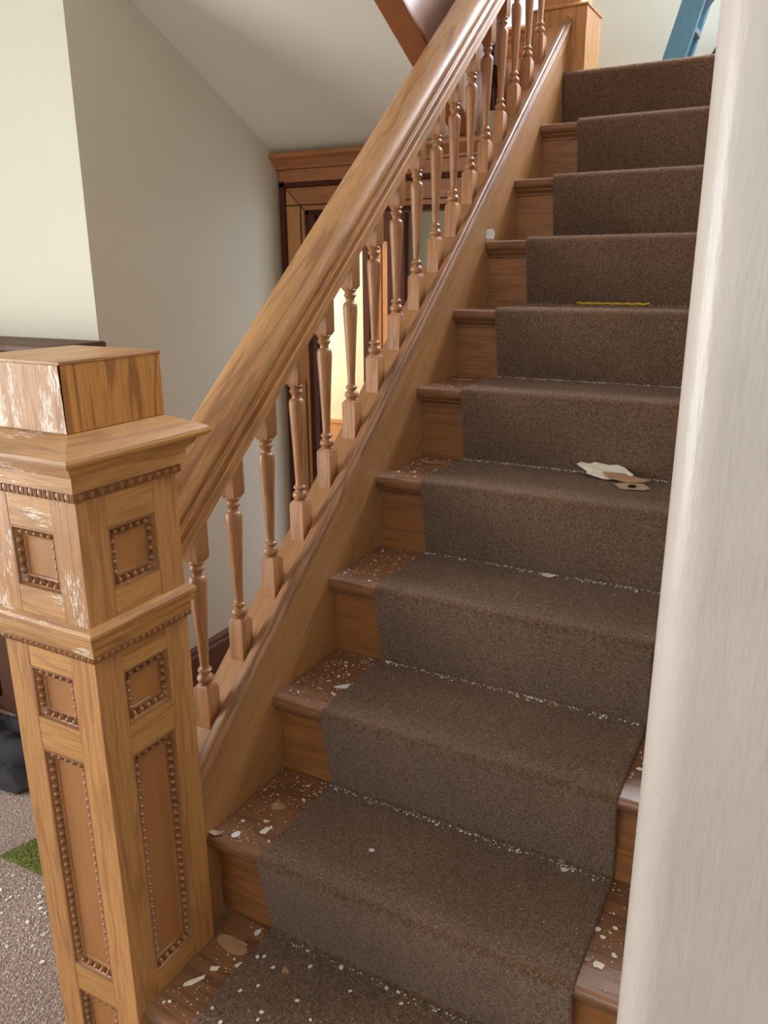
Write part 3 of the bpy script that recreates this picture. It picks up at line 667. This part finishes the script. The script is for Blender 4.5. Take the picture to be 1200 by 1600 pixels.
part(MB().loft([[(.255,3.075,lz+.22),(.275,3.075,lz+.205),(.275,3.085,lz+.205),(.255,3.085,lz+.22)],[(.60,3.075,lz+.62),(.62,3.075,lz+.605),(.62,3.085,lz+.605),(.60,3.085,lz+.62)]]),'spreader','blue_grey',ld)
bg=MB(); 
v=[];rings=[]
for k,(z,sx,sy) in enumerate([(0,.12,.05),(.02,.135,.06),(.12,.13,.06),(.2,.12,.055),(.24,.10,.04),(.255,.05,.02)]):
    rings.append([(.455+sx*(1 if math.cos(t)>0 else -1)*abs(math.cos(t))**.6+.004*math.sin(5*t+k),3.38+sy*(1 if math.sin(t)>0 else -1)*abs(math.sin(t))**.6,lz+z+.004*math.sin(3*t)) for t in [2*PI*i/24 for i in range(24)]])
bag=bg.loft(rings).build('tool_bag',M['navy'],smooth=50)
tag(bag,'dark navy soft bag on the landing behind the blue stepladder','bag')
hnd=[]
for i in range(13):
    a=PI*i/12; p=Vector((.455+.06*math.cos(a),3.38,lz+.235+.07*math.sin(a))); 
    hnd.append([tuple(p+Vector((math.cos(a)*.006*math.cos(g),.006*math.sin(g),math.sin(a)*.006*math.cos(g)))) for g in [2*PI*q/8 for q in range(8)]])
MB().loft(hnd).build('handle',M['navy'],bag,smooth=60)

# ------------------------------------------------------------------ flakes and crumbs
rc=random.Random(11)
CT=.0085          # top of the carpet above a tread
def surf(i,x): return i*R + (CT if .125<x<.706 else .0006)
def flake_mesh(lx,ly,th=.0009,n=8,curl=.15,seed=0,rg_=.3,ang=0):
    q=random.Random(seed); pts=[]
    for i in range(n):
        a=2*PI*(i+q.uniform(-.3,.3))/n; r=1+q.uniform(-rg_,rg_)
        pts.append((math.cos(a)*r*lx/2,math.sin(a)*r*ly/2))
    m=MB(); ca,sa=math.cos(ang),math.sin(ang)
    cen=(0,0); zf=lambda x,y: curl*(x*x/(lx)+.4*y*y/ly)
    V=[(0,0,0)]+[(x,y,zf(x,y)) for x,y in pts]; nT=len(V)
    V=V+[(x,y,z+th) for x,y,z in V]
    V=[(ca*x-sa*y,sa*x+ca*y,z) for x,y,z in V]
    F=[]
    for i in range(n):
        j=(i+1)%n
        F.append((0,j+1,i+1)); F.append((nT,nT+i+1,nT+j+1)); F.append((i+1,j+1,nT+j+1,nT+i+1))
    return m.add(V,F)
def flake(name,label,cat,x,y,i,lx,ly,ang,mat,seed,curl=.15,n=8,group=None,th=.0009,z=None,rg_=.3):
    o=flake_mesh(lx,ly,th,n,curl,seed,rg_,ang).build(name,M[mat]); o.location=(x,y,(surf(i,x) if z is None else z)); 
    return tag(o,label,cat,group)
F=flake
o=F('plaster_flake','largest torn white paint flake with curled scalloped edge on the fifth carpeted step, at right','paint flake',.498,1.326,5,.120,.066,-.06,'chip',1,.25,15,rg_=.16); o.location.z+=.013; o.rotation_euler=(.34,.06,0)
o=F('paper_scrap','brown torn strip of backing paper lying on top of the large white flake','paper scrap',.545,1.303,5,.105,.034,-.10,'chip_brown',2,.10,9,rg_=.16); o.location.z+=.0095; o.rotation_euler=(.30,.02,0)
hc=F('plaster_flake','brown flake with a round dark hole, in front of the large white flake','paint flake',.575,1.252,5,.078,.046,.1,'chip_tan',3,.04,6,rg_=.12); hc.location.z+=.004; hc.rotation_euler=(.16,0,0)
MB().lathe([(.0,.0095),(.0014,.0095)],(0,0,.0006),10).build('hole_shade',M['black'],hc)
F('plaster_flake','brown curled flake on the bare left end of the fifth tread','paint flake',.062,1.30,5,.062,.022,.1,'chip_brown',4,.35)
F('plaster_flake','brown curled flake on the bare left end of the sixth tread','paint flake',.055,1.515,6,.055,.02,.0,'chip_brown',5,.35)
F('plaster_flake','shell-shaped cream flake at the riser foot on the fourth carpeted step','paint flake',.438,1.115,4,.026,.02,.3,'chip',6,.5)
F('plaster_flake','square olive-grey flake leaning at the riser foot on the third bare tread end','paint flake',.094,.895,3,.024,.026,.05,'chip_green',7,.0,4,rg_=.05)
F('plaster_flake','arrow-shaped white flake on the bare left end of the third tread','paint flake',.106,.775,3,.040,.018,.55,'chip_white',8,.15,7,rg_=.5)
F('plaster_flake','small bright white flake on the runner next to the square olive-grey flake','paint flake',.148,.905,3,.014,.009,.4,'chip_white',9)
F('plaster_flake','brown oval flake in the middle of the second bare tread end','paint flake',.068,.585,2,.034,.026,.1,'chip_brown',10,.1,7,rg_=.15)
F('plaster_flake','pale grey curled flake wedged against the stringer at the corner of the second tread','paint flake',.012,.463,2,.030,.014,.5,'chip_tan',12,.7,7)
F('plaster_flake','oval white flake near the front corner of the second bare tread end','paint flake',.046,.477,2,.021,.015,1.2,'chip_white',13,.2,9,rg_=.15)
F('plaster_flake','yellowish ragged flake beside the oval white flake on the second bare tread end','paint flake',.089,.512,2,.020,.014,1.1,'chip',14,.2,7,rg_=.45)
F('plaster_flake','tan oval flake at the back of the second carpeted step','paint flake',.231,.672,2,.014,.009,-.3,'chip_tan',15)
F('plaster_flake','white split flake alone in the middle of the second carpeted step','paint flake',.301,.553,2,.011,.010,.8,'chip_white',16,.3,7,rg_=.5)
F('plaster_flake','square cream flake near the right edge of the second carpeted step','paint flake',.626,.672,2,.014,.012,.3,'chip',17,.1,5,rg_=.1)
F('plaster_flake','rounded tan flake just behind the square cream flake on the second carpeted step','paint flake',.615,.690,2,.012,.010,.3,'chip_tan',18)
F('plaster_flake','large brown paper-like flake at the foot of the newel post on the lowest tread','paint flake',.078,.408,1,.074,.034,-.12,'chip_brown',19,.12,11,rg_=.14)
F('plaster_flake','dark brown curved flake behind the large brown flake on the lowest tread','paint flake',.064,.436,1,.068,.026,-.25,'tread',20,.06,9,rg_=.14,z=R+.0006)
F('plaster_flake','upright white wedge flake at the riser foot on the lowest tread','paint flake',.104,.453,1,.018,.011,1.5,'chip_white',21,.4,6)
F('plaster_flake','long wavy cream flake on the lowest tread beside the newel post','paint flake',.070,.312,1,.042,.011,.95,'chip',22,.12,10,rg_=.2)
F('plaster_flake','triangular cream flake on the lowest tread behind the long wavy one','paint flake',.083,.350,1,.019,.012,.6,'chip',23,.15,6,rg_=.4)
F('plaster_flake','small cream flake at the runner edge on the lowest tread','paint flake',.119,.377,1,.014,.008,.9,'chip',24)
F('plaster_flake','brown flake on the runner of the lowest step','paint flake',.205,.402,1,.013,.012,.3,'chip_brown',25,.2)
o=F('plaster_flake','white flake standing on end where the eighth tread meets the stringer','paint flake',.008,1.790,8,.050,.036,.5,'chip_white',26,.05,5,z=8*R+.016,rg_=.42); o.rotation_euler=(1.15,.25,.2)
F('plaster_flake','tan flake at the riser foot toward the right of the third carpeted step','paint flake',.532,.90,3,.013,.012,.3,'chip_tan',27)
for n_,(x,y,i,s,mt) in enumerate([(.73,.505,2,.018,'chip'),(.712,.508,2,.012,'chip_tan'),(.747,.535,2,.010,'chip'),(.722,.562,2,.009,'chip'),(.705+.006,.575,2,.012,'chip'),(.76,.555,2,.007,'chip_tan'),(.735,.59,2,.008,'chip')]):
    F('paint_chip','small cream chip on the bare right end of the second tread','paint chip',x,y,i,s,s*.75,n_,mt,30+n_,group='chips on the bare right end of the second tread')
for n_,(x,y,i,s,mt) in enumerate([(.722,.772,3,.012,'chip'),(.714,.750,3,.010,'chip_tan'),(.735,.80,3,.007,'chip'),(.728,.83,3,.006,'chip'),(.74,.75,3,.006,'chip')]):
    F('paint_chip','small cream chip on the bare right end of the third tread','paint chip',x,y,i,s,s*.7,n_,mt,40+n_,group='chips on the bare right end of the third tread')
for n_,(x,y) in enumerate([(.143,.402),(.153,.409),(.182,.353),(.182,.397),(.219,.313),(.222,.299),(.26,.36),(.30,.34),(.33,.42),(.383,.456),(.16,.33),(.24,.43),(.29,.455),(.42,.44),(.14,.28),(.17,.265)]):
    F('paint_chip','small cream chip on the runner of the lowest step','paint chip',x,y,1,rc.uniform(.006,.010),rc.uniform(.005,.007),rc.uniform(0,3),'chip',60+n_,group='chips on the runner of the lowest step')
NM={1:'lowest',2:'second',3:'third',4:'fourth',5:'fifth',6:'sixth',7:'seventh'}
protoc=[flake_mesh(1,.75,.16,6,.15,100+k,.35) for k in range(4)]
pm=[]
for k in range(4):
    for mt in ('chip','chip_white'):
        me=bpy.data.meshes.new('paint_chip'); me.from_pydata(protoc[k].v,[],protoc[k].f); me.update(); me.materials.append(M[mt]); pm.append(me)
def small(x,y,i,s,label,group,z=None):
    o=bpy.data.objects.new('paint_chip',rc.choice(pm)); COL.objects.link(o); o.location=(x,y,surf(i,x) if z is None else z); o.scale=(s,s,s); o.rotation_euler=(rc.uniform(-.2,.2),rc.uniform(-.2,.2),rc.uniform(0,6.28))
    tag(o,label,'paint chip',group)
for i in range(1,7):
    n=[0,10,14,14,12,12,7][i]
    for _ in range(n):      # bare left end
        x=rc.uniform(.01,.118); y=rc.uniform(i*G+.02,(i+1)*G+.02)
        if i==1: x=rc.uniform(.045,.12)
        small(x,y,i,rc.uniform(.004,.0085),'small cream chip on the bare left end of the %s tread'%NM[i],'chips on the bare left end of the %s tread'%NM[i])
    n=[0,6,14,14,14,18,14][i]
    for _ in range(n):      # along the riser foot
        x=rc.uniform(.14,.69); y=(i+1)*G+.012-abs(rc.gauss(0,.006))
        small(x,y,i,rc.uniform(.004,.008),'small cream chip at the riser foot on the %s carpeted step'%NM[i],'chips along the riser foot of the %s carpeted step'%NM[i])
for _ in range(60):
    x=rc.uniform(-.72,-.25); y=.62+ (x+.72)*-.05 - abs(rc.gauss(0,.14))
    if -.74<x<-.42 and y>.49: y=.475-rc.uniform(0,.12)
    small(x,y,0,rc.uniform(.005,.012),'cream chip scattered on the mauve floor carpet in front of the green sample','chips on the floor around the green sample',z=.001)
# crumbs nobody could count
def crumbs(pts,name,label):
    v=[];f=[]
    for (x,y,z,s) in pts:
        a=rc.uniform(0,6.28); n=len(v); 
        for k in range(4):
            b=a+k*PI/2+rc.uniform(-.4,.4); rr_=s*rc.uniform(.6,1.1); v.append((x+rr_*math.cos(b),y+rr_*math.sin(b)*.8,z))
        v.append((x,y,z+s*.8)); f+= [(n,n+1,n+4),(n+1,n+2,n+4),(n+2,n+3,n+4),(n+3,n,n+4),(n+3,n+2,n+1,n)]
    o=mesh(name,v,f,M['chip']); return tag(o,label,'crumbs',kind='stuff')
P=[]
for i in range(1,8):
    for _ in range([0,80,150,180,180,210,180,80][i]): P.append((rc.uniform(.13,.70),(i+1)*G+.016-abs(rc.gauss(0,.006)),0,rc.uniform(.0010,.0027),i))
    for _ in range([0,160,150,100,70,50,20,5][i]): P.append((rc.uniform(.13,.70),rc.uniform(i*G+.01,(i+1)*G+.02),0,rc.uniform(.0006,.0015),i))
    for _ in range([0,80,170,150,130,110,60,15][i]): P.append((rc.uniform(.006 if i>1 else .04,.122),rc.uniform(i*G+.015,(i+1)*G+.025),0,rc.uniform(.0007,.0022),i))
    for _ in range([0,10,80,60,10,5,5,0][i]): P.append((rc.uniform(.71,.82),rc.uniform(i*G+.015,(i+1)*G+.025),0,rc.uniform(.0008,.0026),i))
crumbs([(x,y,surf(i,x)+.0003,s) for x,y,_,s,i in P],'plaster_crumbs','fine cream plaster crumbs sprinkled over the stair treads and runner')
P=[]
for _ in range(2600):
    x,y=(rc.uniform(-1.2,-.16),rc.uniform(-.1,.8)) if rc.random()<.4 else (rc.gauss(-.52,.17),rc.gauss(.36,.12))
    inside=(-.74<x<-.40 and .485<y<.8)
    P.append((x,y,.0085 if inside else .001,rc.uniform(.0008,.0032)*(.5 if inside else 1)))
P=[p for p in P if p[2]<.005 or rc.random()<.15]
crumbs(P,'floor_crumbs','fine cream plaster crumbs scattered over the mauve floor carpet')
# yellow cord at the back of the seventh step
yc=[]
for k in range(41):
    t=k/40; x=.278+.20*t; y=8*G+.004+.0018*math.sin(t*31)+.002*math.sin(t*9); z=7*R+CT+.0045+.0012*math.sin(t*47)
    yc.append([(x,y+.0032*math.cos(g),z+.0032*math.sin(g)) for g in [2*PI*q/6 for q in range(6)]])
tag(MB().loft(yc).build('yellow_cord',M['yellow'],smooth=60),'yellow wavy cord lying at the riser foot near the top of the runner','cord')
bpy.context.view_layer.update()
